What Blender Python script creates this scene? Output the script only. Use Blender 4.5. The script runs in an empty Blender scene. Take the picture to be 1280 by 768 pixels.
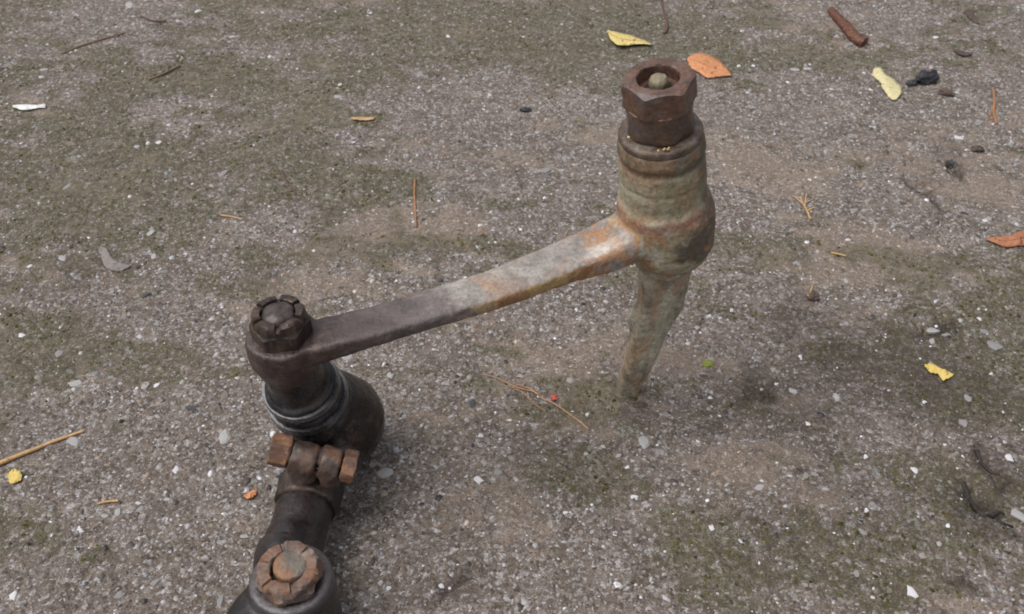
import bpy, bmesh, math, random
import numpy as np
from mathutils import Vector, noise as mnoise

random.seed(7)
scene = bpy.context.scene
C = scene.collection

# ------------------------------------------------------------------ camera
F_PX, W_PX, H_PX = 1230.0, 1280.0, 768.0
PITCH = math.radians(43.0)
CAM = Vector((0.0, 0.0, 0.514))
cam_d = bpy.data.cameras.new('camera')
cam_d.sensor_width = 36.0
cam_d.lens = 36.0 * F_PX / W_PX
cam_d.clip_start = 0.01
cam_d.clip_end = 100.0
cam_d.dof.use_dof = True
cam_d.dof.focus_distance = 0.58
cam_d.dof.aperture_fstop = 22.0
cam = bpy.data.objects.new('camera', cam_d)
cam.location = CAM
cam.rotation_euler = (math.pi / 2 - PITCH, 0, 0)
C.objects.link(cam)
scene.camera = cam

# ------------------------------------------------------------------ overcast sky + soft sun
SUN_EL, SUN_AZ = math.radians(64), math.radians(-105)     # azimuth from +Y towards +X
world = bpy.data.worlds.new('World')
scene.world = world
world.use_nodes = True
wn = world.node_tree
wn.nodes.clear()
sky = wn.nodes.new('ShaderNodeTexSky')
sky.sky_type = 'NISHITA'
sky.sun_disc = False
sky.sun_elevation = SUN_EL
sky.sun_rotation = SUN_AZ
sky.dust_density = 4.0
sky.air_density = 1.0
hs = wn.nodes.new('ShaderNodeHueSaturation')
hs.inputs['Saturation'].default_value = 0.30
bg = wn.nodes.new('ShaderNodeBackground')
bg.inputs['Strength'].default_value = 0.105
wo = wn.nodes.new('ShaderNodeOutputWorld')
wn.links.new(sky.outputs[0], hs.inputs['Color'])
wn.links.new(hs.outputs[0], bg.inputs[0])
wn.links.new(bg.outputs[0], wo.inputs[0])

sun_d = bpy.data.lights.new('sun', 'SUN')
sun_d.energy = 1.35
sun_d.angle = math.radians(45)
sun_d.color = (1.0, 0.97, 0.94)
sun = bpy.data.objects.new('sun', sun_d)
sd = Vector((math.sin(SUN_AZ) * math.cos(SUN_EL), math.cos(SUN_AZ) * math.cos(SUN_EL), math.sin(SUN_EL)))
sun.rotation_euler = sd.to_track_quat('Z', 'Y').to_euler()
sun.location = sd * 5
C.objects.link(sun)

scene.view_settings.view_transform = 'Standard'
scene.view_settings.look = 'None'
scene.view_settings.gamma = 1.0
scene.view_settings.use_curve_mapping = False
scene.view_settings.exposure = 0.55
scene.cycles.filter_width = 1.8

# ------------------------------------------------------------------ pixel -> place
FW = Vector((0, math.cos(PITCH), -math.sin(PITCH)))
UP = Vector((0, math.sin(PITCH), math.cos(PITCH)))
RT = Vector((1, 0, 0))
def ray(px, py):
    return FW + RT * ((px - W_PX / 2) / F_PX) + UP * ((H_PX / 2 - py) / F_PX)
def PZ(px, py, z):
    r = ray(px, py); t = (z - CAM.z) / r.z
    return CAM + r * t
def PY(px, py, y):
    r = ray(px, py); t = (y - CAM.y) / r.y
    return CAM + r * t

# ------------------------------------------------------------------ numpy noise
class VN:
    def __init__(self, seed):
        self.t = np.random.RandomState(seed).rand(256, 256)
    def __call__(self, x, y, s):
        x = np.asarray(x) * s + 57.3; y = np.asarray(y) * s + 31.7
        xi = np.floor(x).astype(int); yi = np.floor(y).astype(int)
        fx = x - xi; fy = y - yi
        fx = fx * fx * (3 - 2 * fx); fy = fy * fy * (3 - 2 * fy)
        t = self.t; a = t[xi & 255, yi & 255]; b = t[(xi + 1) & 255, yi & 255]
        c = t[xi & 255, (yi + 1) & 255]; d = t[(xi + 1) & 255, (yi + 1) & 255]
        return (a * (1 - fx) + b * fx) * (1 - fy) + (c * (1 - fx) + d * fx) * fy - 0.5
    def fbm(self, x, y, s, o=4, g=0.55):
        r = 0; a = 1; n = 0
        for i in range(o):
            r = r + a * self(x + i * 1.37, y - i * 2.11, s * 2.03 ** i); n += a; a *= g
        return r / n * 2
N1, N2, N3, N4 = VN(1), VN(2), VN(3), VN(4)

def G2(px, py):
    p = PZ(px, py, 0.0); return p.x, p.y
def smooth(e0, e1, v):
    t = np.clip((v - e0) / (e1 - e0), 0, 1); return t * t * (3 - 2 * t)
def seg_dist(x, y, pts):
    d = np.full(np.shape(x), 9.0)
    for (ax, ay), (bx, by) in zip(pts[:-1], pts[1:]):
        dx, dy = bx - ax, by - ay
        t = np.clip(((x - ax) * dx + (y - ay) * dy) / (dx * dx + dy * dy), 0, 1)
        d = np.minimum(d, np.hypot(x - ax - t * dx, y - ay - t * dy))
    return d
CRACKS = [([(1208, 600), (1222, 632), (1250, 648), (1285, 668)], .0042, .0060),
          ([(1222, 562), (1236, 590), (1252, 606)], .0035, .0045),
          ([(1190, 722), (1230, 742)], .003, .003),
          ([(1180, 202), (1195, 222)], .004, .004),
          ([(1140, 228), (1162, 246), (1180, 262)], .004, .003),
          ([(1145, 420), (1190, 408)], .004, .003),
          ([(575, 722), (548, 745)], .004, .003)]
CRACKS = [([G2(*p) for p in pl], w, d) for pl, w, d in CRACKS]
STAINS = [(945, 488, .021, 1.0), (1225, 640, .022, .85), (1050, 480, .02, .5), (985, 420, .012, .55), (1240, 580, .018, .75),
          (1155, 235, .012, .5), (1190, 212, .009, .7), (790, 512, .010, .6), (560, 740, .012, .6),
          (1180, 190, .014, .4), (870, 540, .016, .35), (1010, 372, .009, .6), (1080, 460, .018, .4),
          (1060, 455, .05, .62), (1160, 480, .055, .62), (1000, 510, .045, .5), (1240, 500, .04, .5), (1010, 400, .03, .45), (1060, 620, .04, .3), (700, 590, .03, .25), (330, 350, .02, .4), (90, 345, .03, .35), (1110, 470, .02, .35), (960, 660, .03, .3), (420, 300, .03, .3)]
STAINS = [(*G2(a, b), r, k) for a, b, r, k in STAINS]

def height(x, y):
    x = np.asarray(x, float); y = np.asarray(y, float)
    h = .0022 * N1.fbm(x, y, 7, 2) + .0016 * N2.fbm(x * .8, y, 32, 2) + .0011 * N3.fbm(x, y, 130, 2) + .0006 * N4(x, y, 340)
    wx = x + .006 * N2(x, y, 90); wy = y + .006 * N3(x, y, 90)
    for pl, w, dep in CRACKS:
        h = h - dep * np.exp(-(seg_dist(wx, wy, pl) / w) ** 2)
    return h
def streak(x, y):
    return x * .97 - y * .22, y * .97 + x * .22
MOSSY = [(720, 590, .035), (560, 640, .03), (960, 660, .04), (1190, 600, .035), (450, 620, .025), (860, 700, .04), (1180, 690, .035), (640, 740, .03), (60, 440, .04), (210, 440, .03), (320, 320, .025), (700, 110, .05), (480, 240, .03)]
MOSSY = [(*G2(a, b), r) for a, b, r in MOSSY]
def moss_mask(x, y):
    """ragged film of moss, denser far off and to the left"""
    far = smooth(.46, .90, y); left = smooth(.15, -.35, x)
    u, v = streak(x, y)
    m = N2.fbm(u * .5, v * 1.2, 13, 5, .68) + .55 * N3.fbm(u * .8, v, 60, 4, .7)
    big = N1.fbm(u * .5, v, 4.2, 2)
    for sx, sy, r in MOSSY:
        m = m + .42 * np.exp(-(((x - sx) ** 2 * .5 + (y - sy) ** 2 * 1.6) / (r * r)))
    return smooth(.10, .34, m - .04 + .22 * far + .08 * left + .45 * big) * (.70 + .30 * smooth(-.3, .3, N4.fbm(x, y, 210, 2)))
TANS = [(415, 300, .040), (330, 360, .022), (1225, 235, .030), (1205, 205, .018), (150, 362, .025), (640, 215, .05), (700, 500, .06), (560, 270, .04), (820, 430, .045),
        (480, 690, .03), (620, 690, .035), (930, 200, .05), (1080, 330, .05), (900, 580, .03), (380, 150, .035)]
TANS = [(*G2(a, b), r) for a, b, r in TANS]
def tan_mask(x, y):
    """pinkish tan bald cement showing through"""
    u, v = streak(x, y)
    m = N3.fbm(u * .5, v * 1.2, 17, 5, .66) + .4 * N1.fbm(x, y, 90, 3, .7)
    s = np.zeros(np.shape(x))
    for sx, sy, r in TANS:
        s = np.maximum(s, np.exp(-(((x - sx) ** 2 * .5 + (y - sy) ** 2 * 1.6) / (r * r))))
    return smooth(.10, .42, m - .12 + .50 * s)
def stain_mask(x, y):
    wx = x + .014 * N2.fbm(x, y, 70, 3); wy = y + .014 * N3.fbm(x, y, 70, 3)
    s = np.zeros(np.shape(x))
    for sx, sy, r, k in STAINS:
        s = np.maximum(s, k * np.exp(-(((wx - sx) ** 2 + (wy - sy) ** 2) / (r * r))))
    for pl, w, dep in CRACKS:
        s = np.maximum(s, .95 * np.exp(-(seg_dist(wx, wy, pl) / (w * 1.3)) ** 2))
    return s
def h1(x, y):
    return float(height(np.array([x]), np.array([y]))[0])
def GP(px, py, dz=0.0):
    p = PZ(px, py, 0.0)
    for _ in range(2):
        p = PZ(px, py, h1(p.x, p.y) + dz)
    return p

# ------------------------------------------------------------------ materials
def new_mat(name):
    m = bpy.data.materials.new(name); m.use_nodes = True
    nt = m.node_tree; b = nt.nodes['Principled BSDF']
    return m, nt, b
def nd(nt, t, **kw):
    n = nt.nodes.new(t)
    for k, v in kw.items(): setattr(n, k, v)
    return n
def noise_node(nt, vec, scale, detail=4, rough=.6):
    n = nd(nt, 'ShaderNodeTexNoise'); n.inputs['Scale'].default_value = scale
    n.inputs['Detail'].default_value = detail; n.inputs['Roughness'].default_value = rough
    nt.links.new(vec, n.inputs['Vector']); return n
def ramp(nt, src, stops, interp='LINEAR'):
    r = nd(nt, 'ShaderNodeValToRGB'); r.color_ramp.interpolation = interp
    e = r.color_ramp.elements
    while len(e) < len(stops): e.new(.5)
    for i, (p, c) in enumerate(stops):
        e[i].position = p; e[i].color = (*c, 1) if len(c) == 3 else c
    nt.links.new(src, r.inputs[0]); return r
def mix(nt, fac, a, b, mode='MIX'):
    m = nd(nt, 'ShaderNodeMix', data_type='RGBA', blend_type=mode)
    for s, i in ((fac, 0), (a, 6), (b, 7)):
        if isinstance(s, (int, float)): m.inputs[i].default_value = s
        elif isinstance(s, tuple): m.inputs[i].default_value = (*s, 1)
        else: nt.links.new(s, m.inputs[i])
    return m.outputs[2]
def mathn(nt, op, a, b=0.0):
    m = nd(nt, 'ShaderNodeMath', operation=op)
    for s, i in ((a, 0), (b, 1)):
        if isinstance(s, (int, float)): m.inputs[i].default_value = s
        else: nt.links.new(s, m.inputs[i])
    return m.outputs[0]
def bump(nt, h, strength, dist, bsdf, prev=None):
    b = nd(nt, 'ShaderNodeBump'); b.inputs['Strength'].default_value = strength
    b.inputs['Distance'].default_value = dist
    nt.links.new(h, b.inputs['Height'])
    if prev: nt.links.new(prev, b.inputs['Normal'])
    if bsdf: nt.links.new(b.outputs[0], bsdf.inputs['Normal'])
    return b.outputs[0]

def ground_material():
    m, nt, b = new_mat('weathered_concrete')
    pos = nd(nt, 'ShaderNodeTexCoord').outputs['Object']
    a1 = nd(nt, 'ShaderNodeAttribute', attribute_name='moss').outputs['Fac']
    a2 = nd(nt, 'ShaderNodeAttribute', attribute_name='stain').outputs['Fac']
    n1 = noise_node(nt, pos, 45, 6, .65)
    col = ramp(nt, n1.outputs[0], [(.28, (.078, .062, .050)), (.44, (.145, .116, .098)), (.57, (.20, .165, .145)), (.75, (.285, .245, .22))]).outputs[0]
    a3 = nd(nt, 'ShaderNodeAttribute', attribute_name='tan').outputs['Fac']
    mp = nd(nt, 'ShaderNodeMapping'); mp.inputs['Rotation'].default_value = (0, 0, math.radians(-14)); mp.inputs['Scale'].default_value = (.45, 1.25, 1)
    nt.links.new(pos, mp.inputs['Vector'])
    s1 = noise_node(nt, mp.outputs[0], 26, 8, .72); s1.inputs['Distortion'].default_value = .8
    col = mix(nt, mathn(nt, 'MULTIPLY', ramp(nt, s1.outputs[0], [(.53, (0, 0, 0)), (.60, (1, 1, 1))]).outputs[0], .60), col, (.30, .245, .205))
    s2 = noise_node(nt, mp.outputs[0], 48, 8, .75); s2.inputs['Distortion'].default_value = 1.0
    col = mix(nt, mathn(nt, 'MULTIPLY', ramp(nt, s2.outputs[0], [(.36, (1, 1, 1)), (.44, (0, 0, 0))]).outputs[0], .55), col, (.075, .062, .045))
    # aggregate cells
    for sc, amt in ((330, .6), (600, .55)):
        v = nd(nt, 'ShaderNodeTexVoronoi'); v.inputs['Scale'].default_value = sc
        nt.links.new(pos, v.inputs['Vector'])
        sep = nd(nt, 'ShaderNodeSeparateColor'); nt.links.new(v.outputs['Color'], sep.inputs[0])
        c = ramp(nt, sep.outputs[0], [(0, (.040, .032, .028)), (.2, (.11, .083, .060)), (.45, (.185, .148, .115)), (.7, (.255, .22, .19)), (.88, (.40, .385, .375)), (1, (.62, .61, .62))]).outputs[0]
        f = ramp(nt, sep.outputs[1], [(.35, (0, 0, 0)), (.6, (1, 1, 1))]).outputs[0]
        col = mix(nt, mathn(nt, 'MULTIPLY', f, amt), col, c)
    n3 = noise_node(nt, pos, 260, 5, .7)
    col = mix(nt, mathn(nt, 'MULTIPLY', a3, .50), col, ramp(nt, n3.outputs[0], [(.3, (.215, .162, .118)), (.55, (.305, .240, .188)), (.75, (.37, .305, .25))]).outputs[0])
    mossf = mathn(nt, 'MULTIPLY', a1, ramp(nt, n3.outputs[0], [(.30, (0, 0, 0)), (.62, (1, 1, 1))]).outputs[0])
    n4 = noise_node(nt, pos, 120, 3, .6)
    mcol = ramp(nt, n4.outputs[0], [(.3, (.048, .044, .022)), (.55, (.088, .082, .036)), (.75, (.145, .134, .054))]).outputs[0]
    col = mix(nt, mathn(nt, 'MULTIPLY', mossf, .92), col, mcol)
    st = mathn(nt, 'MULTIPLY', a2, ramp(nt, n3.outputs[0], [(.25, (.4, .4, .4)), (.6, (1, 1, 1))]).outputs[0])
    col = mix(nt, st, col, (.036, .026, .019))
    n5 = noise_node(nt, pos, 900, 3, .7)
    col = mix(nt, 1.0, col, ramp(nt, n5.outputs[0], [(.28, (.50, .47, .44)), (.5, (1.02, 1.02, 1.02)), (.72, (1.5, 1.5, 1.52))]).outputs[0], 'MULTIPLY')
    nt.links.new(col, b.inputs['Base Color'])
    b.inputs['Roughness'].default_value = .85
    b.inputs['Specular IOR Level'].default_value = .35
    h = mathn(nt, 'ADD', mathn(nt, 'MULTIPLY', n3.outputs[0], 1.0), mathn(nt, 'MULTIPLY', n5.outputs[0], .5))
    bump(nt, h, 1.0, .0028, b)
    return m
def chip_material():
    m, nt, b = new_mat('stone_flakes')
    pos = nd(nt, 'ShaderNodeTexCoord').outputs['Object']
    c = nd(nt, 'ShaderNodeAttribute', attribute_name='Col').outputs['Color']
    n = noise_node(nt, pos, 700, 3, .7)
    col = mix(nt, 1.0, c, ramp(nt, n.outputs[0], [(.25, (.7, .69, .68)), (.75, (1.25, 1.25, 1.26))]).outputs[0], 'MULTIPLY')
    nt.links.new(col, b.inputs['Base Color'])
    b.inputs['Roughness'].default_value = .45
    bump(nt, n.outputs[0], .5, .0008, b)
    return m
def tuft_material():
    m = chip_material(); m.name = 'moss_tufts'
    b = m.node_tree.nodes['Principled BSDF']; b.inputs['Roughness'].default_value = .95; b.inputs['Specular IOR Level'].default_value = .1
    return m
def plain_material(name, c1, c2, scale=300, rough=.6, spots=None, bumpd=.0004, spec=.4):
    m, nt, b = new_mat(name)
    pos = nd(nt, 'ShaderNodeTexCoord').outputs['Object']
    n = noise_node(nt, pos, scale, 4, .65)
    col = ramp(nt, n.outputs[0], [(.3, c1), (.7, c2)]).outputs[0]
    if spots:
        n2 = noise_node(nt, pos, scale * .9, 2, .5)
        n2.inputs['Distortion'].default_value = .6
        f = ramp(nt, n2.outputs[0], [(.62, (0, 0, 0)), (.70, (1, 1, 1))]).outputs[0]
        col = mix(nt, f, col, spots)
    nt.links.new(col, b.inputs['Base Color'])
    b.inputs['Roughness'].default_value = rough
    b.inputs['Specular IOR Level'].default_value = spec
    bump(nt, n.outputs[0], .6, bumpd, b)
    return m
def metal_material(name, speck=.25, rough_add=0.0, bumpd=.0007):
    """painted vertex colours = the real paint, rust and grease on the forging; nodes add grain"""
    m, nt, b = new_mat(name)
    pos = nd(nt, 'ShaderNodeTexCoord').outputs['Object']
    c = nd(nt, 'ShaderNodeAttribute', attribute_name='Col').outputs['Color']
    r = nd(nt, 'ShaderNodeAttribute', attribute_name='rough').outputs['Fac']
    n1 = noise_node(nt, pos, 420, 5, .7)
    n2 = noise_node(nt, pos, 150, 4, .65)
    col = mix(nt, 1.0, c, ramp(nt, n1.outputs[0], [(.28, (.62, .58, .56)), (.5, (1, 1, 1)), (.74, (1.38, 1.36, 1.34))]).outputs[0], 'MULTIPLY')
    sp = ramp(nt, n2.outputs[0], [(.58, (0, 0, 0)), (.70, (1, 1, 1))]).outputs[0]
    col = mix(nt, mathn(nt, 'MULTIPLY', sp, speck), col, (.16, .075, .035))
    n3 = noise_node(nt, pos, 1100, 3, .7)
    col = mix(nt, mathn(nt, 'MULTIPLY', ramp(nt, n3.outputs[0], [(.60, (0, 0, 0)), (.68, (1, 1, 1))]).outputs[0], .55), col, (.045, .032, .026))
    nt.links.new(col, b.inputs['Base Color'])
    rr = mathn(nt, 'ADD', r, mathn(nt, 'MULTIPLY', mathn(nt, 'SUBTRACT', n1.outputs[0], .5), .45))
    rr = mathn(nt, 'MAXIMUM', mathn(nt, 'ADD', rr, rough_add), .18)
    nt.links.new(rr, b.inputs['Roughness'])
    b.inputs['Metallic'].default_value = .12
    hh = mathn(nt, 'ADD', n1.outputs[0], mathn(nt, 'MULTIPLY', n2.outputs[0], 1.2))
    bump(nt, hh, .8, bumpd, b)
    return m

M_GROUND = ground_material()
M_CHIP = chip_material()
M_TUFT = tuft_material()
M_FORGED = metal_material('rusty_forged_steel', .25)
M_DARK = metal_material('greasy_dark_steel', .08, 0, .0004)
M_RUBBER = metal_material('aged_rubber', .03, .02, .0004)

# ------------------------------------------------------------------ object helpers
def tag(o, label, cat, group=None):
    o['label'] = label; o['category'] = cat
    if group: o['group'] = group
    return o
def link(name, me, mat=None, parent=None):
    o = bpy.data.objects.new(name, me); C.objects.link(o)
    if mat and me and not me.materials: me.materials.append(mat)
    if parent: o.parent = parent
    return o
def rebase(me, base):
    n = len(me.vertices); a = np.empty(n * 3, np.float32)
    me.vertices.foreach_get('co', a); a = a.reshape(-1, 3) - np.array(base, np.float32)
    me.vertices.foreach_set('co', a.ravel()); me.update()
def set_smooth(me, ang=None):
    me.polygons.foreach_set('use_smooth', [True] * len(me.polygons))
    if ang: me.set_sharp_from_angle(angle=math.radians(ang))

# ------------------------------------------------------------------ ground sheet
def axis_lines(lo, hi, step, far):
    core = np.arange(lo, hi + 1e-6, step)
    out = []; s = step; v = hi
    while v < far:
        s *= 1.25; v += s; out.append(v)
    out2 = []; s = step; v = lo
    while v > -far:
        s *= 1.25; v -= s; out2.append(v)
    return np.concatenate([np.array(out2[::-1]), core, np.array(out)])
xs = axis_lines(-.78, .78, .0026, 4.0); ys = axis_lines(.16, 1.22, .0026, 4.0)
XX, YY = np.meshgrid(xs, ys)
ZZ = height(XX, YY)
nx, ny = len(xs), len(ys)
verts = np.stack([XX.ravel(), YY.ravel(), ZZ.ravel()], 1)
idx = np.arange(nx * ny).reshape(ny, nx)
quads = np.stack([idx[:-1, :-1].ravel(), idx[:-1, 1:].ravel(), idx[1:, 1:].ravel(), idx[1:, :-1].ravel()], 1)
def mesh_np(name, v, f):
    me = bpy.data.meshes.new(name)
    k = f.shape[1]
    me.vertices.add(len(v)); me.vertices.foreach_set('co', np.ascontiguousarray(v, np.float32).ravel())
    me.loops.add(f.size); me.loops.foreach_set('vertex_index', np.ascontiguousarray(f, np.int32).ravel())
    me.polygons.add(len(f)); me.polygons.foreach_set('loop_start', np.arange(0, f.size, k, dtype=np.int32))
    me.update(calc_edges=True)
    return me
gme = mesh_np('ground', verts, quads)
set_smooth(gme)
for nm, fn in (('moss', moss_mask), ('stain', stain_mask), ('tan', tan_mask)):
    at = gme.attributes.new(nm, 'FLOAT', 'POINT')
    at.data.foreach_set('value', fn(XX.ravel(), YY.ravel()).astype(np.float32))
ground = link('ground', gme, M_GROUND)
ground['kind'] = 'structure'
ground['label'] = 'weathered grey brown concrete ground with gritty stone flecks and thin moss'

# ------------------------------------------------------------------ small stone flakes bedded in the ground
def stone_colours(rs, n, x, y, white=.03):
    u = rs.rand(n)
    pal = np.array([[.070, .057, .048], [.135, .110, .092], [.195, .162, .140], [.245, .215, .195], [.25, .19, .14],
                    [.31, .285, .27], [.21, .21, .22], [.44, .42, .415]])
    pr = np.array([.16, .14, .12, .14, .10, .14, .08, .12]); pr = pr / pr.sum()
    c = pal[rs.choice(len(pal), n, p=pr)] * (0.8 + .4 * rs.rand(n, 1))
    mo = moss_mask(x, y)[:, None] * (rs.rand(n, 1) < .75)
    c = c * (1 - .7 * mo) + np.array([.098, .092, .040]) * .7 * mo
    c = c * np.where(tan_mask(x, y)[:, None] > .4, np.array([1.12, 1.0, .88]), np.array([.98, 1.0, 1.03]))
    st = np.clip(stain_mask(x, y)[:, None] * 1.1, 0, .9) * (rs.rand(n, 1) < .85)
    c = c * (1 - st) + np.array([.040, .029, .022]) * st
    w = u < white
    c[w] = np.array([.74, .74, .77]) * (.6 + .4 * rs.rand(w.sum(), 1))
    d = u > .985
    c[d] = np.array([.025, .024, .028])
    return c
def flakes(name, n, smin, smax, seed, white, moss=False):
    rs = np.random.RandomState(seed)
    y = .18 + (1.22 - .18) * rs.rand(n * 3); x = (rs.rand(n * 3) - .5) * 1.6
    dens = 1 - .50 * np.clip(tan_mask(x, y), 0, 1) - .45 * np.clip(moss_mask(x, y), 0, 1)
    keep = (np.abs(x) < .24 + .50 * y) & (rs.rand(n * 3) < np.clip(dens, .15, 1))
    if moss:
        mm = moss_mask(x, y) * smooth(-.10, .25, N3.fbm(x, y, 45, 3, .7))
        keep = (np.abs(x) < .24 + .50 * y) & (rs.rand(len(x)) < mm)
    x, y = x[keep][:n], y[keep][:n]; n = len(x)
    size = smin + (smax - smin) * rs.rand(n) ** 2.6
    col = stone_colours(rs, n, x, y, white)
    if moss:
        col = np.array([.060, .060, .024]) * (.45 + 1.1 * rs.rand(n, 1)) + rs.rand(n, 1) * np.array([.03, .018, .004])
    wh = col.min(1) > .4
    size[wh] *= .85
    K = 5
    ang = (np.arange(K) / K * 2 * np.pi)[None] + rs.rand(n, 1) * 6.28 + (rs.rand(n, K) - .5) * .7
    rad = size[:, None] * (.7 + .6 * rs.rand(n, K))
    asp = .45 + .5 * rs.rand(n, 1); rot = rs.rand(n, 1) * 6.28
    lx = rad * np.cos(ang); ly = rad * np.sin(ang) * asp
    gx = lx * np.cos(rot) - ly * np.sin(rot); gy = lx * np.sin(rot) + ly * np.cos(rot)
    th = size * (.08 + .34 * rs.rand(n) ** 2)
    tx = (rs.rand(n, 1) - .5) * .7; ty = (rs.rand(n, 1) - .5) * .7
    z0 = height(x, y)[:, None]
    top = np.stack([x[:, None] + gx * .72, y[:, None] + gy * .72, z0 + th[:, None] + (gx * tx + gy * ty) * .72], 2)
    bot = np.stack([x[:, None] + gx, y[:, None] + gy, z0 - size[:, None] * .35 + (gx * tx + gy * ty)], 2)
    v = np.concatenate([top, bot], 1).reshape(-1, 3)
    o = (np.arange(n) * 2 * K)[:, None]
    me = bpy.data.meshes.new(name)
    tops = o + np.arange(K)[None]
    sides = np.stack([np.stack([o[:, 0] + K + i, o[:, 0] + K + (i + 1) % K, o[:, 0] + (i + 1) % K, o[:, 0] + i], 1) for i in range(K)], 1).reshape(-1, 4)
    loops = np.concatenate([tops.ravel(), sides.ravel()])
    starts = np.concatenate([np.arange(n) * K, n * K + np.arange(len(sides)) * 4])
    me.vertices.add(len(v)); me.vertices.foreach_set('co', v.astype(np.float32).ravel())
    me.loops.add(len(loops)); me.loops.foreach_set('vertex_index', loops.astype(np.int32))
    me.polygons.add(len(starts)); me.polygons.foreach_set('loop_start', starts.astype(np.int32))
    me.update(calc_edges=True)
    at = me.attributes.new('Col', 'FLOAT_COLOR', 'POINT')
    cc = np.ones((n, 2 * K, 4), np.float32); cc[:, :, :3] = col[:, None, :]
    at.data.foreach_set('color', cc.ravel())
    ob = link(name, me, M_TUFT if moss else M_CHIP, ground)
    ob['kind'] = 'stuff'
    return ob
flakes('stone_grit', 74000, .0005, .0021, 11, .045)
flakes('moss_tufts', 34000, .0006, .0024, 13, 0, True)
flakes('stone_flakes', 9000, .0011, .0036, 12, .05)

# larger stone chips, each its own piece of the ground
def chip_mesh(seed, colour):
    rs = random.Random(seed); K = 8
    bm = bmesh.new(); rings = []
    rr = [1 + (rs.random() - .5) * .6 for _ in range(K)]
    for z, s in ((-.35, .95), (.05, 1.0), (.22, .72)):
        rings.append([bm.verts.new((math.cos(i / K * 6.283) * rr[i] * s, math.sin(i / K * 6.283) * rr[i] * s * .65, z + (rs.random() - .5) * .12)) for i in range(K)])
    for a, b_ in zip(rings[:-1], rings[1:]):
        for i in range(K): bm.faces.new((a[i], a[(i + 1) % K], b_[(i + 1) % K], b_[i]))
    c = bm.verts.new((0, 0, .26))
    for i in range(K): bm.faces.new((rings[-1][i], rings[-1][(i + 1) % K], c))
    me = bpy.data.meshes.new('stone_chip'); bm.to_mesh(me); bm.free()
    at = me.attributes.new('Col', 'FLOAT_COLOR', 'POINT')
    at.data.foreach_set('color', list((*colour, 1)) * len(me.vertices))
    me.materials.append(M_CHIP)
    return me
CH_COL = {'grey': (.25, .24, .235), 'pale': (.36, .35, .345), 'white': (.62, .61, .63), 'brown': (.19, .15, .12), 'dark': (.05, .048, .05), 'tan': (.30, .23, .17)}
CH = {k: [chip_mesh(hash_i * 31 + j, c) for j in range(3)] for hash_i, (k, c) in enumerate(CH_COL.items())}
def chip(px, py, wpx, kind, rot=None):
    p = GP(px, py); d = (p - CAM).length
    s = wpx * (.42 if kind == 'white' else .5) * d / F_PX
    o = link('stone_chip', random.choice(CH[kind]), None, ground)
    o.location = p; o.scale = (s, s, s * random.uniform(.5, .9))
    o.rotation_euler = (random.uniform(-.2, .2), random.uniform(-.2, .2), random.uniform(0, 6.28) if rot is None else rot)
spots = [(1242, 432, 20, 'grey'), (1165, 413, 18, 'pale'), (1170, 47, 11, 'white'), (1198, 172, 13, 'white'), (1232, 276, 9, 'white'),
         (1140, 741, 18, 'white'), (598, 600, 16, 'white'), (480, 592, 22, 'pale'), (793, 622, 12, 'white'), (707, 641, 10, 'white'),
         (552, 732, 12, 'white'), (734, 518, 9, 'white'), (637, 525, 9, 'white'), (1143, 588, 13, 'white'), (1082, 571, 9, 'white'),
         (1083, 638, 9, 'white'), (1156, 503, 9, 'white'), (1262, 572, 16, 'white'), (1275, 645, 20, 'pale'), (195, 482, 11, 'white'),
         (100, 663, 12, 'white'), (17, 745, 16, 'white'), (220, 588, 13, 'white'), (92, 552, 20, 'pale'), (280, 548, 22, 'pale'),
         (147, 642, 12, 'pale'), (27, 419, 12, 'white'), (192, 321, 12, 'pale'), (78, 323, 14, 'pale'), (37, 333, 8, 'white'),
         (600, 282, 9, 'white'), (442, 178, 8, 'white'), (425, 106, 9, 'white'), (198, 178, 9, 'white'), (248, 14, 10, 'white'),
         (660, 330, 10, 'white'), (720, 387, 9, 'white'), (480, 410, 9, 'white'), (440, 390, 10, 'pale'), (970, 480, 8, 'white'),
         (915, 388, 9, 'white'), (1060, 300, 9, 'white'), (890, 660, 11, 'white'), (740, 665, 9, 'pale'), (1010, 530, 9, 'white'),
         (590, 505, 13, 'dark'), (240, 510, 15, 'dark'), (1118, 370, 9, 'dark'), (1090, 395, 11, 'dark'), (880, 470, 10, 'dark'),
         (560, 46, 9, 'white'), (805, 553, 24, 'pale'), (95, 480, 20, 'pale')]
for s in spots: chip(*s)
rs = random.Random(5)
for i in range(110):
    k = rs.choices(['grey', 'pale', 'brown', 'dark', 'white'], [40, 25, 22, 6, 7])[0]
    chip(rs.uniform(0, 1280), rs.uniform(5, 765), rs.uniform(7, 14) * (.72 if k == 'white' else 1), k)

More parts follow.
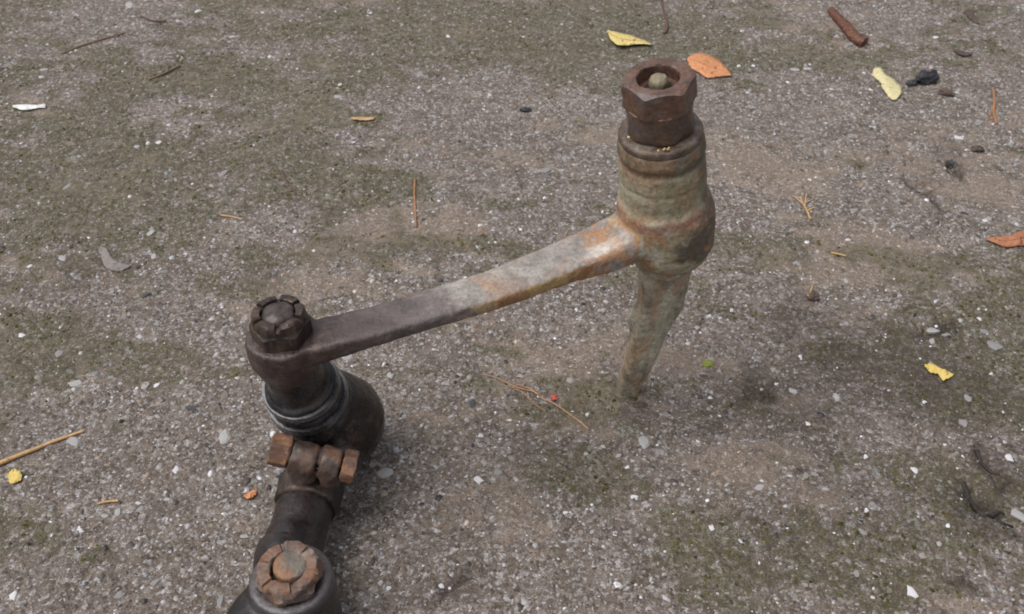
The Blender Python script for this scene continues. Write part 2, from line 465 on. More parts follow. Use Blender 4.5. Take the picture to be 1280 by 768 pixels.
# ------------------------------------------------------------------ modelling helpers for the linkage
def catmull(pts, n):
    pts = [np.array(p, float) for p in pts]
    P = [2 * pts[0] - pts[1]] + pts + [2 * pts[-1] - pts[-2]]
    out = []
    for i in range(1, len(P) - 2):
        for k in range(n):
            t = k / n; a, b_, c, d = P[i - 1], P[i], P[i + 1], P[i + 2]
            out.append(.5 * ((2 * b_) + (-a + c) * t + (2 * a - 5 * b_ + 4 * c - d) * t * t + (-a + 3 * b_ - 3 * c + d) * t ** 3))
    out.append(P[-2]); return out
def sweep(bm, keys, n=10, seg=40, up=(0, 0, 1), expo=2.0, linear=False):
    """keys: (point, half width, half height); tube along a smooth path, superellipse section"""
    data = [list(k[0]) + [k[1], k[2]] for k in keys]
    path = [np.array(d) for d in data] if linear else catmull(data, n)
    upv = Vector(up); rings = []
    for i, p in enumerate(path):
        a = path[max(i - 1, 0)][:3]; b_ = path[min(i + 1, len(path) - 1)][:3]
        t = Vector(b_ - a)
        t.normalize()
        s = t.cross(upv); s.normalize(); u = s.cross(t)
        ring = []
        for k in range(seg):
            th = k / seg * 2 * math.pi; c, q = math.cos(th), math.sin(th)
            c = math.copysign(abs(c) ** (2 / expo), c); q = math.copysign(abs(q) ** (2 / expo), q)
            ring.append(bm.verts.new(Vector(p[:3]) + s * (c * p[3]) + u * (q * p[4])))
        rings.append(ring)
    for A, B in zip(rings[:-1], rings[1:]):
        for k in range(seg): bm.faces.new((A[k], A[(k + 1) % seg], B[(k + 1) % seg], B[k]))
    bm.faces.new(rings[0][::-1]); bm.faces.new(rings[-1])
def frame(axis, hint=(0, 1, 0)):
    z = Vector(axis).normalized(); x = Vector(hint).cross(z); x.normalize(); y = z.cross(x)
    return x, y, z
def lathe(bm, o, axis, prof, seg=48):
    """prof: (distance along axis, radius), closed with caps"""
    x, y, z = frame(axis); o = Vector(o); rings = []
    for d, r in prof:
        rings.append([bm.verts.new(o + z * d + (x * math.cos(k / seg * 6.28318) + y * math.sin(k / seg * 6.28318)) * r) for k in range(seg)])
    for A, B in zip(rings[:-1], rings[1:]):
        for k in range(seg): bm.faces.new((A[k], A[(k + 1) % seg], B[(k + 1) % seg], B[k]))
    bm.faces.new(rings[0][::-1]); bm.faces.new(rings[-1])
def voxel(bm, size, smooth_it=4):
    """fuse overlapping closed shapes into one forged skin"""
    bmesh.ops.recalc_face_normals(bm, faces=bm.faces[:])
    me = bpy.data.meshes.new('tmp'); bm.to_mesh(me); bm.free()
    o = bpy.data.objects.new('tmp', me); C.objects.link(o)
    md = o.modifiers.new('r', 'REMESH'); md.mode = 'VOXEL'; md.voxel_size = size
    dg = bpy.context.evaluated_depsgraph_get(); dg.update()
    res = bpy.data.meshes.new_from_object(o.evaluated_get(dg))
    bpy.data.objects.remove(o); bpy.data.meshes.remove(me)
    b2 = bmesh.new(); b2.from_mesh(res)
    for _ in range(smooth_it):
        bmesh.ops.smooth_vert(b2, verts=b2.verts[:], factor=.5, use_axis_x=True, use_axis_y=True, use_axis_z=True)
    b2.to_mesh(res); b2.free()
    return res
def plain(bm):
    bmesh.ops.recalc_face_normals(bm, faces=bm.faces[:])
    me = bpy.data.meshes.new('tmp'); bm.to_mesh(me); bm.free(); return me
def fb(p, s, o=5):
    return mnoise.fractal(Vector(p) * s, .85, 2.1, o)
def lerp3(a, b_, t):
    t = max(0., min(1., t)); return [a[i] + (b_[i] - a[i]) * t for i in range(3)]
def sst(e0, e1, v):
    t = max(0., min(1., (v - e0) / (e1 - e0))); return t * t * (3 - 2 * t)
def finish(name, me, mat, parent, paint, pit=.0004, pits=160, angle=None, relief=True):
    """dent the skin, colour it, hang it on its parent"""
    me.update()
    if relief:
        nr = [v.normal.copy() for v in me.vertices]
        for v, n_ in zip(me.vertices, nr):
            v.co += n_ * (pit * fb(v.co, pits, 3))
        me.update()
    set_smooth(me, angle)
    cols = []; rgh = []
    for v in me.vertices:
        c, r = paint(v.co, v.normal); cols += [c[0], c[1], c[2], 1.0]; rgh.append(r)
    me.attributes.new('Col', 'FLOAT_COLOR', 'POINT').data.foreach_set('color', cols)
    me.attributes.new('rough', 'FLOAT', 'POINT').data.foreach_set('value', rgh)
    me.name = name
    return link(name, me, mat, parent)

def hexnut(bm, o, axis, ap, h, hole, rot=0, cham=.55, seg=96, hole_d=None, cap=1.125):
    """hexagon nut with chamfered corners; ap = half across flats"""
    x, y, z = frame(axis); o = Vector(o); rc = ap * .965; hole_d = hole_d or h * .8
    def R(th):
        m = (th % (math.pi / 3)) - math.pi / 6; return ap / math.cos(m)
    prof = []
    for k in range(seg):
        th = k / seg * 2 * math.pi
        r = R(th) ; r = min(r, ap * cap)
        dz = max(0, r - rc) * cham
        prof.append((th + rot, [(0, h - hole_d), (hole, h - hole_d), (hole, h - .0006), (hole + .0006, h), (rc, h), (r * .997, h - dz), (r, h - dz - .0006), (r, h * .5), (r, dz + .0006), (rc, 0), (0, 0)]))
    rings = []
    for j in range(11):
        if j in (0, 10):
            rings.append([bm.verts.new(o + z * prof[0][1][j][1])]); continue
        rings.append([bm.verts.new(o + z * pr[j][1] + (x * math.cos(th) + y * math.sin(th)) * pr[j][0]) for th, pr in prof])
    join_rings(bm, rings)
def join_rings(bm, rings):
    for A, B in zip(rings[:-1], rings[1:]):
        n = max(len(A), len(B))
        for k in range(n):
            k2 = (k + 1) % n
            if len(A) == 1: bm.faces.new((A[0], B[k2], B[k]))
            elif len(B) == 1: bm.faces.new((A[k], A[k2], B[0]))
            else: bm.faces.new((A[k], A[k2], B[k2], B[k]))
def castle(bm, o, axis, ap, h_hex, h_crown, r_crown, hole, rot=0, slot=.16, depth=.75, seg=180):
    x, y, z = frame(axis); o = Vector(o); prof = []
    for k in range(seg):
        th = k / seg * 2 * math.pi
        m = (th % (math.pi / 3)) - math.pi / 6
        r = min(ap / math.cos(m), ap * 1.12)
        dz = max(0, r - ap * .98) * .6
        zt = h_hex + h_crown - (h_crown * depth if abs(m) < slot else 0)
        prof.append((th + rot, [(0, h_hex * .3), (hole, h_hex * .3), (hole, zt - .0004), (hole + .0005, zt), (r_crown - .0009, zt), (r_crown, zt - .0009), (r_crown + .0006, h_hex), (r - .0008, h_hex - dz), (r, h_hex - dz - .0008), (r, .0004), (ap * .9, 0), (0, 0)]))
    rings = []
    for j in range(12):
        if j in (0, 11):
            rings.append([bm.verts.new(o + z * prof[0][1][j][1])]); continue
        rings.append([bm.verts.new(o + z * pr[j][1] + (x * math.cos(th) + y * math.sin(th)) * pr[j][0]) for th, pr in prof])
    join_rings(bm, rings)

# ------------------------------------------------------------------ steering linkage
LK = bpy.data.objects.new('steering_linkage', None); C.objects.link(LK)
tag(LK, 'rusty steering idler arm and greasy tie rod standing on the concrete', 'steering linkage')

T0 = PY(823, 96, .455)                # centre of the hex nut's top
T1 = PY(832, 320, .462)               # middle of the hub's underside
AX = (T0 - T1).normalized()           # post axis, upwards
LEN = (T0 - T1).length
def onpost(d): return T0 - AX * d     # d metres below the nut's top
EYE = PZ(353, 417, .140)              # centre of the arm eye's top

RUST = (.30, .125, .05); RUSTD = (.13, .06, .035); OLIVE = (.25, .212, .130); GREYG = (.35, .325, .235)
DARKB = (.055, .042, .036)

# --- hub and leg of the bracket
HUB = onpost(LEN * .80)
bm = bmesh.new()
prof = [(.036, .0205), (.038, .0232), (.043, .0243), (.0455, .0243), (.047, .0228), (.0495, .0228), (.051, .0244), (.061, .0247), (.0625, .0238), (.0645, .0246), (.076, .0246),
        (.078, .0252), (.0805, .0268), (.088, .0274), (.104, .0268), (.112, .0250), (.118, .0218), (.122, .0190), (.1235, .0178), (.1255, .0190), (.131, .0186), (.134, .0168)]
lathe(bm, T0, -AX, [(d, r) for d, r in prof], 64)
# boss on the right side of the hub
lathe(bm, onpost(.081) + Vector((.0032, -.001, 0)), -AX, [(0, .0235), (.005, .0258), (.016, .0266), (.033, .0258), (.042, .0220), (.046, .0180)], 56)
forging = bm
def paint_hub(p, n):
    d = (T0 - p).dot(AX); w = d + .006 * fb(p, 60); p0 = p; p = Vector((p.x, p.y, p.z * .55))
    c = lerp3(OLIVE, GREYG, .5 + .8 * fb(p, 70))
    r = .62
    c = lerp3(c, (.12, .098, .066), sst(.056, .044, w))
    c = lerp3(c, (.07, .058, .042), math.exp(-((d - .0485) / .0022) ** 2) * .7)
    band = math.exp(-((w - .0835) / .0045) ** 2)
    c = lerp3(c, (.27, .135, .10), band * .9)
    c = lerp3(c, (.06, .06, .04), math.exp(-((d - .1235) / .0012) ** 2) * .8)
    ru = sst(.05, .35, fb(p, 95, 4) + .1 + .5 * sst(.105, -.02, abs(w - .097) * 4) * sst(.085, .068, p.x))
    c = lerp3(c, (.33, .165, .078), ru * (.30 + .45 * sst(.075, .09, w) * sst(.098, .078, p.x)))
    lt = sst(.1, .5, fb(p + Vector((3, 1, 2)), 120, 3)) * sst(.08, .095, w)
    c = lerp3(c, (.46, .43, .36), lt * .75)
    p = p0
    q = p - (onpost(.1) + Vector((.016, -.018, 0)))
    oil = sst(.020, .011, math.hypot(q.length, .004) + .005 * fb(p, 130))
    c = lerp3(c, (.050, .042, .034), oil * .85); r -= .25 * oil
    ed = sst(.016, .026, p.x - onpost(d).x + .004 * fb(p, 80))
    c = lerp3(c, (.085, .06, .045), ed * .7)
    st = sst(.72, .95, math.sin(p.z * 900 + 4 * fb(p, 60))) * sst(.0, .3, fb(p, 140)) * .25
    c = lerp3(c, (.42, .36, .22), st)
    return c, r
bm = bmesh.new()
tip = GP(786, 486, .004)
L0 = onpost(.128); mids = [PY(826, 372, .462), PY(812, 410, .461), PY(800, 448, .460)]
sweep(bm, [(L0, .0160, .0115), (mids[0], .0146, .0095), (mids[1], .0118, .0080), (mids[2], .0098, .0070), (tip + Vector((0, 0, .006)), .0082, .0062), (tip - Vector((0, 0, .006)), .0072, .0056)],
      8, 40, up=(-.25, 1, 0), expo=4.0)
k = mids[1] + Vector((-.010, 0, .004)); lathe(bm, k, (0, 0, 1), [(-.010, .002), (-.004, .0044), (.006, .0048), (.018, .002)], 20)
leg_me = voxel(bm, .0009, 9)
def paint_leg(p, n):
    pz = p.z; p = Vector((p.x, p.y, p.z * .4))
    c = lerp3((.27, .245, .18), (.42, .39, .305), .5 + 1.1 * fb(p, 80))
    t = sst(.13, .09, pz)
    ru = sst(.0, .4, fb(p, 75, 4) + .22 * (1 - t) + .10)
    c = lerp3(c, (.33, .19, .10), ru * .5)
    c = lerp3(c, (.10, .085, .065), sst(.1, .5, fb(p + Vector((5, 2, 1)), 140)) * .5)
    return c, .7
finish('leg', leg_me, M_FORGED, LK, paint_leg, .0007, 120)

# --- arm with its eye, one forging
ar_px = [(800, 302, .147), (760, 308, .1475), (700, 330, .1465), (620, 361, .1445), (540, 386, .142), (470, 407, .1385), (405, 425, .135), (372, 432, .132)]
ar = [PZ(*a) for a in ar_px]
ar[0] = onpost(.097)
hw = [.0150, .0152, .0138, .0128, .0121, .0120, .0128, .0135]
ht = [.0125, .0088, .0060, .0052, .0052, .0054, .0066, .0070]
bm = forging
sweep(bm, [(p, a, b_) for p, a, b_ in zip(ar, hw, ht)], 8, 48, expo=5.5)
lathe(bm, EYE, (0, 0, -1), [(-.0005, .0170), (0, .0192), (.002, .0203), (.010, .0206), (.017, .0200), (.022, .0180), (.027, .0165)], 56)
sweep(bm, [(onpost(.098), .0180, .0150), (ar[0].lerp(ar[1], .55), .0172, .0125), (ar[1], .0158, .0088), (ar[1].lerp(ar[2], .45), .0138, .0056)], 6, 40, expo=2.6)
arm_me = voxel(bm, .0008, 6)
R0, R1 = ar[1], ar[6]
ADIR = (R1 - R0); ALEN = ADIR.length; ADIR.normalize()
ASIDE = Vector((0, 0, 1)).cross(ADIR); ASIDE.normalize()
if ASIDE.y > 0: ASIDE = -ASIDE                     # towards the camera side
def paint_arm(p, n):
    t = (p - R0).dot(ADIR) / ALEN
    s = (p - R0 - ADIR * (t * ALEN)).dot(ASIDE)
    tw = t + .06 * fb(p, 60) + s * 5.0
    dark = lerp3(lerp3((.062, .046, .044), (.10, .078, .074), .5 + .9 * fb(p, 90)), lerp3((.10, .082, .082), (.155, .128, .122), .5 + .9 * fb(p, 90)), sst(.9, .6, t))
    grey = lerp3((.20, .182, .168), (.32, .295, .272), .5 + 1.2 * fb(p, 85))
    orange = lerp3((.30, .16, .09), (.40, .27, .17), .5 + fb(p, 130))
    g = sst(.70, .57, tw + .05 * fb(p + Vector((2, 0, 5)), 210))
    c = lerp3(dark, grey, g)
    blot = sst(.0, .35, fb(p + Vector((4, 4, 4)), 75, 4) - .06)
    c = lerp3(c, (.27, .20, .165), blot * .55 * g)
    edge = sst(.54, .50, tw) * math.exp(-((t - .50) / .10) ** 2) * sst(-.012, .010, s)
    c = lerp3(c, orange, edge * .7)
    root = sst(.19, .05, t + .05 * fb(p, 90) + .004 / .1 * 0)
    c = lerp3(c, (.34, .195, .110), root * sst(-.15, .25, fb(p, 100) + .12))
    sc = math.exp(-((t - .05 + .03 * fb(p, 80)) / .07) ** 2) * sst(.001, .0075, s + .003 * fb(p, 120)) * sst(.014, .011, s)
    c = lerp3(c, (.58, .555, .52), sc * .85)
    # scaly ochre rust along the thin front edge
    fe = sst(.55, .9, n.dot(ASIDE)) * g
    c = lerp3(c, lerp3((.26, .125, .05), (.36, .24, .09), sst(-.2, .3, fb(p, 60))), fe * .85 * sst(.02, .12, t))
    dk = sst(.86, 1.0, t)
    c = lerp3(c, lerp3((.040, .026, .022), (.075, .052, .046), .5 + fb(p, 110)), dk)
    return c, .74 - .30 * dk - .12 * (1 - g)
def paint_forging(p, n):
    d = (T0 - p).dot(AX); r = (p - onpost(d)).length
    w = sst(.0290, .0335, r + .004 * fb(p, 110))
    if w <= 0: return paint_hub(p, n)
    ca, ra = paint_arm(p, n)
    if w >= 1: return ca, ra
    ch, rh = paint_hub(p, n)
    return lerp3(ch, ca, w), rh + (ra - rh) * w
bracket = finish('idler_arm', arm_me, M_FORGED, LK, paint_forging, .00045, 150)

# --- collar, lock nut, hexagon nut and stud on the post
def paint_nut(p, n):
    c = lerp3((.085, .048, .036), (.155, .085, .060), .5 + 1.0 * fb(p, 120))
    c = lerp3(c, (.10, .09, .095), sst(.05, .5, fb(p + Vector((2, 7, 1)), 90)) * .5)
    c = lerp3(c, (.20, .10, .055), sst(.2, .6, fb(p, 230)) * .4)
    d = (T0 - p).dot(AX)
    c = lerp3(c, (.055, .05, .04), sst(.010, .018, d) * .35)
    return c, .36 + .2 * fb(p, 150)
bm = bmesh.new()
lathe(bm, onpost(.0385), AX, [(0, .0215), (.0005, .0228), (.0042, .0231), (.0056, .0224), (.0062, .0200), (.0062, .012)], 72)
collar_me = voxel(bm, .0008, 2)
def paint_collar(p, n):
    c = lerp3((.085, .058, .042), (.13, .095, .068), .5 + 1.0 * fb(p, 110))
    c = lerp3(c, (.055, .05, .042), sst(.0, .5, fb(p, 60)) * .6)
    c = lerp3(c, (.20, .19, .19), sst(.15, .5, fb(p + Vector((1, 1, 4)), 200)) * .45)
    return c, .45
finish('collar', collar_me, M_FORGED, bracket, paint_collar, .0003, 200)
bm = bmesh.new(); hexnut(bm, onpost(.0325), AX, .0174, .0185, .011, rot=math.radians(33), cham=.7, cap=1.045)
bmesh.ops.subdivide_edges(bm, edges=[e for e in bm.edges if e.calc_length() > .003], cuts=2, use_grid_fill=True)
finish('lock_nut', plain(bm), M_FORGED, bracket, paint_nut, .0007, 140, 40)
bm = bmesh.new(); hexnut(bm, onpost(.0166), AX, .0176, .0166, .0112, rot=math.radians(3), cham=.62, hole_d=.008)
bmesh.ops.subdivide_edges(bm, edges=[e for e in bm.edges if e.calc_length() > .003], cuts=3, use_grid_fill=True)
finish('hexagon_nut', plain(bm), M_FORGED, bracket, paint_nut, .0005, 150, 40)
bm = bmesh.new()
lathe(bm, onpost(.0110), AX, [(0, .0085), (.0035, .0080), (.0040, .0054), (.0075, .0052), (.0092, .0050), (.0108, .0040), (.0114, .0014)], 32)
finish('stud', plain(bm), M_FORGED, bracket, lambda p, n: (lerp3((.20, .17, .11), (.28, .24, .17), .5 + fb(p, 200)) if (T0 - p).dot(AX) < .006 else [.02, .017, .015], .5), .0003, 300, 40)
# yellow crumbs of lichen on the collar's rim
for (px, py, s) in ((824, 192, .0010), (829, 190, .0009), (820, 190, .0008), (833, 193, .0007), (782, 173, .0011), (826, 195, .0007)):
    dd = .0325 if py > 180 else .0325
    a = Vector((px - 826, -1.0 * math.sqrt(max(1, 50 ** 2 - (px - 826) ** 2)), 0)).normalized()
    q = onpost(.0322) + a * .0205
    rsx = random.Random(px); bm = bmesh.new(); bmesh.ops.create_icosphere(bm, subdivisions=2, radius=s * .8)
    for v in bm.verts: v.co = Vector((v.co.x, v.co.y, v.co.z * .6)) * (1 + .9 * (rsx.random() - .5)) + q + Vector(((px * 7 % 5 - 2) * .0005, (px * 3 % 5 - 3) * .0007, 0)) * (1 if px > 800 else 0)
    o = finish('lichen_crumb', plain(bm), M_FORGED, bracket, lambda p, n: ((.62, .46, .20), .8), 0, 1, relief=False)

# --- castle nut and stud on the eye
def paint_greasy(p, n):
    c = lerp3((.022, .015, .012), (.055, .036, .028), .5 + 1.0 * fb(p, 100))
    c = lerp3(c, (.115, .068, .045), sst(.1, .5, fb(p + Vector((3, 3, 3)), 150)) * .5)
    return c, .38 + .15 * fb(p, 90)
bm = bmesh.new(); castle(bm, EYE + Vector((0, 0, .0002)), (0, 0, 1), .0146, .0105, .0058, .0140, .0094, rot=.15, slot=.09, depth=.4)
nut = finish('castle_nut', plain(bm), M_DARK, LK, paint_greasy, .0006, 170, 40)
bm = bmesh.new(); lathe(bm, EYE + Vector((0, 0, .006)), (0, 0, 1), [(0, .0092), (.0078, .0092), (.0095, .0086), (.0108, .0066), (.0113, .003), (.0114, .0008)], 36)
finish('stud', plain(bm), M_DARK, nut, lambda p, n: (lerp3((.030, .022, .019), (.085, .066, .060), .5 + fb(p, 160)), .34), .0007, 220, 50)

# --- boot, ball housing and threaded shank of the tie rod end
B0 = EYE - Vector((0, 0, .026))
HOUS = PZ(434, 526, .0285)
LIP = PZ(389, 503, .066)
bm = bmesh.new()
b_dir = (HOUS - LIP).normalized()
pts = [(B0 + Vector((0, 0, .006)), .0155), (B0, .0160), (B0.lerp(LIP, .35), .0172), (B0.lerp(LIP, .42), .0205), (B0.lerp(LIP, .62), .0212), (B0.lerp(LIP, .66), .0196), (B0.lerp(LIP, .72), .0222),
       (B0.lerp(LIP, .92), .0236), (LIP, .0250), (LIP + b_dir * .004, .0257), (LIP + b_dir * .0065, .0245), (LIP + b_dir * .009, .021)]
sweep(bm, [(p, r, r) for p, r in pts], 4, 48, up=(0, 1, 0))
boot_me = voxel(bm, .0009, 2)
def paint_boot(p, n):
    c = lerp3((.011, .0105, .0115), (.030, .030, .033), .5 + 1.0 * fb(p, 80))
    c = lerp3(c, (.055, .036, .025), sst(.1, .5, fb(p + Vector((7, 3, 1)), 60)) * .6)
    return c, .24 + .12 * fb(p, 100)
boot = finish('rubber_boot', boot_me, M_RUBBER, LK, paint_boot, .0011, 55)
for f0, rr in ((.50, .0216), (.80, .0233)):
    bm = bmesh.new(); c0 = B0.lerp(LIP, f0); dx = (LIP - B0).normalized()
    x, y, z = frame(dx); seg = 64; rings = []
    for dz, r in ((-.0022, rr - .002), (-.0022, rr + .0008), (.0022, rr + .0014), (.0022, rr - .002)):
        rings.append([bm.verts.new(c0 + z * dz + (x * math.cos(q / seg * 6.2832) + y * math.sin(q / seg * 6.2832)) * r) for q in range(seg)])
    for A, B in zip(rings, rings[1:] + rings[:1]):
        for q in range(seg): bm.faces.new((A[q], A[(q + 1) % seg], B[(q + 1) % seg], B[q]))
    finish('boot_clip', plain(bm), M_DARK, boot, lambda p, n: (lerp3((.035, .034, .037), (.115, .115, .125), .5 + fb(p, 90)), .26), .0003, 150, 40)
CL = PZ(392, 577, .056); TUBE_Z = .0275
TB = Vector((CL.x - .0060, CL.y, TUBE_Z))
bm = bmesh.new()
hd = (HOUS - LIP).normalized()
sweep(bm, [(p, r, r) for p, r in ((LIP + hd * .001, .0225), (LIP + hd * .008, .0240), (LIP.lerp(HOUS, .45), .0265), (LIP.lerp(HOUS, .8), .0280), (HOUS, .0272), (HOUS + hd * .010 + Vector((.001, .003, .003)), .0225), (HOUS + hd * .017 + Vector((.002, .006, .006)), .0140))], 6, 48, up=(0, 1, 0))
sweep(bm, [(HOUS + Vector((-.004, -.006, .002)), .021, .019), (HOUS.lerp(TB, .5), .019, .018), (TB + Vector((0, .006, 0)), .0172, .0172), (TB + Vector((0, -.004, 0)), .016, .016)], 6, 40)
hous_me = voxel(bm, .0011, 4)
def paint_housing(p, n):
    c = lerp3((.009, .006, .0055), (.024, .016, .013), .5 + 1.0 * fb(p, 55))
    c = lerp3(c, (.065, .036, .024), sst(.1, .6, fb(p + Vector((1, 5, 9)), 90)) * .5)
    s = sst(.2, .6, fb(p + Vector((2, 2, 7)), 70)) * sst(.2, .8, -n.y)
    c = lerp3(c, (.16, .15, .155), s * .4)
    return c, .26
finish('ball_housing', hous_me, M_DARK, LK, paint_housing, .0013, 48)

# --- adjusting tube
TE = PZ(360, 706, .030); TE = Vector((TE.x - .001, TE.y, .0275))
bm = bmesh.new()
sweep(bm, [(TB + Vector((.0005, .012, 0)), .0168, .0168), (TB.lerp(TE, .35), .0168, .0168), (TB.lerp(TE, .6), .0167, .0167), (TB.lerp(TE, .66), .0175, .0175), (TE, .0178, .0178)], 8, 48)
tube_me = voxel(bm, .0011, 2)
finish('adjusting_tube', tube_me, M_DARK, LK, lambda p, n: (lerp3(lerp3((.011, .008, .008), (.027, .019, .018), .5 + .9 * fb(p, 60)), (.045, .025, .018), sst(.2, .6, fb(p, 130)) * .4), .30 + .1 * fb(p, 70)), .0003, 90)

# --- clamp round the tube with its two ears, bolt and nut
td = (TE - TB).normalized()
bx_ = (PY(440, 584, CL.y - .003) - PY(345, 562, CL.y)).normalized()
bm = bmesh.new()
lathe(bm, TB + td * .0125, -td, [(0, .0182), (.001, .0192), (.018, .0198), (.020, .0190)], 48)
def ear(bm, c, half, rad, ht_):
    lathe(bm, c - bx_ * half, bx_, [(0, rad * .9), (.001, rad), (2 * half - .001, rad), (2 * half, rad * .9)], 32)
    u = Vector((0, 0, 1)); s_ = bx_.cross(u).normalized()
    base = c - u * ht_
    sweep(bm, [(c + u * .001, half * .96, rad * .96), (base, half * .96, rad * 1.05)], 3, 24, up=s_, expo=6, linear=True)
e1 = PY(379, 573, CL.y - .001); e2 = PY(413, 579, CL.y - .002)
ear(bm, e1, .0078, .0098, .012); ear(bm, e2, .0060, .0098, .012)
clamp_me = voxel(bm, .0010, 2)
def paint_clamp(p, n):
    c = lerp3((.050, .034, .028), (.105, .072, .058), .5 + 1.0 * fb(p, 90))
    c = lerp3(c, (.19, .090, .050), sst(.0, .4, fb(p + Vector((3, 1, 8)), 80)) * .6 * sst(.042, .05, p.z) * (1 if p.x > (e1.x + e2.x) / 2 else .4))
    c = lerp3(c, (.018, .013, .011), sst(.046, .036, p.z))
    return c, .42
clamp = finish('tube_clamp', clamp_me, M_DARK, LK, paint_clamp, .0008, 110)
def paint_bolt(p, n):
    c = lerp3((.105, .054, .036), (.175, .098, .068), .5 + 1.0 * fb(p, 110))
    c = lerp3(c, (.33, .16, .055), sst(.15, .5, fb(p + Vector((1, 2, 3)), 140)) * .45)
    return c, .72
h0 = PY(351, 563, CL.y); h2 = PY(436, 583, CL.y - .003)
bm = bmesh.new(); hexnut(bm, h0 + bx_ * .0058, -bx_, .0090, .0115, .0008, rot=.55, cham=.5, hole_d=.0004)
bmesh.ops.subdivide_edges(bm, edges=[e for e in bm.edges if e.calc_length() > .003], cuts=2, use_grid_fill=True)
bl = finish('clamp_bolt', plain(bm), M_FORGED, clamp, paint_bolt, .0007, 150, 40)
bm = bmesh.new(); hexnut(bm, h2 - bx_ * .0040, bx_, .0086, .0080, .0045, rot=.1, cham=.5, hole_d=.002)
bmesh.ops.subdivide_edges(bm, edges=[e for e in bm.edges if e.calc_length() > .003], cuts=2, use_grid_fill=True)
finish('clamp_nut', plain(bm), M_FORGED, clamp, paint_bolt, .0007, 150, 40)
bm = bmesh.new(); sweep(bm, [(h0, .004, .004), (h0.lerp(h2, .5), .004, .004), (h2 + bx_ * .004, .004, .004)], 4, 20)
finish('bolt_shank', plain(bm), M_FORGED, clamp, paint_bolt, .0002, 180, 40)

# --- near joint: eye of the centre link with its nut
E2 = PZ(363, 722, .060)
bm = bmesh.new()
lathe(bm, E2, (0, 0, -1), [(0, .0200), (.0008, .0216), (.004, .0222), (.012, .0223), (.020, .0222), (.032, .0220), (.046, .0220), (.057, .0205)], 56)
l1 = PZ(330, 800, .036); l2 = PZ(300, 905, .034); l3 = PZ(270, 1010, .033)
sweep(bm, [(E2 - Vector((.002, -.006, .022)), .020, .016), (l1, .0235, .018), (l2, .023, .017), (l3, .021, .016)], 8, 40, expo=2.8)
sweep(bm, [(TE + Vector((0, .012, 0)), .0182, .0182), (TE, .0188, .0188), (Vector((E2.x, E2.y, .027)), .0205, .0200)], 6, 40)
link_me = voxel(bm, .0011, 4)
def paint_link(p, n):
    c = lerp3((.010, .0085, .0085), (.027, .021, .020), .5 + 1.0 * fb(p, 70))
    dz = sst(.052, .0585, p.z); rad = math.hypot(p.x - E2.x, p.y - E2.y)
    c = lerp3(c, (.085, .076, .082), dz * sst(.0165, .018, rad) * .9)
    c = lerp3(c, (.06, .04, .03), sst(.1, .5, fb(p + Vector((4, 4, 1)), 120)) * .4)
    return c, .34
centre = finish('centre_link', link_me, M_DARK, LK, paint_link, .0004, 100)
def paint_rnut(p, n):
    c = lerp3((.115, .070, .050), (.19, .14, .115), .5 + 1.0 * fb(p, 130))
    c = lerp3(c, (.20, .095, .05), sst(.0, .35, fb(p + Vector((1, 8, 3)), 110)) * .75)
    c = lerp3(c, (.05, .042, .045), sst(.1, .4, fb(p + Vector((9, 8, 3)), 80)) * .6)
    return c, .62
bm = bmesh.new(); castle(bm, E2 + Vector((0, 0, .0002)), (0, 0, 1), .0160, .0062, .0042, .0157, .0094, rot=.35, slot=.08, depth=.35)
nut2 = finish('rusty_castle_nut', plain(bm), M_FORGED, LK, paint_rnut, .0013, 130, 45)
bm = bmesh.new(); lathe(bm, E2 + Vector((.0012, .0018, .002)), (0, 0, 1), [(0, .0093), (.0068, .0093), (.0082, .0086), (.0088, .0062), (.0090, .002)], 36)
finish('stud', plain(bm), M_FORGED, nut2, lambda p, n: (lerp3(lerp3((.10, .085, .075), (.17, .145, .12), .5 + fb(p, 150)), (.24, .12, .06), sst(-.2, .3, fb(p, 120)) * .8), .6), .0005, 200, 50)

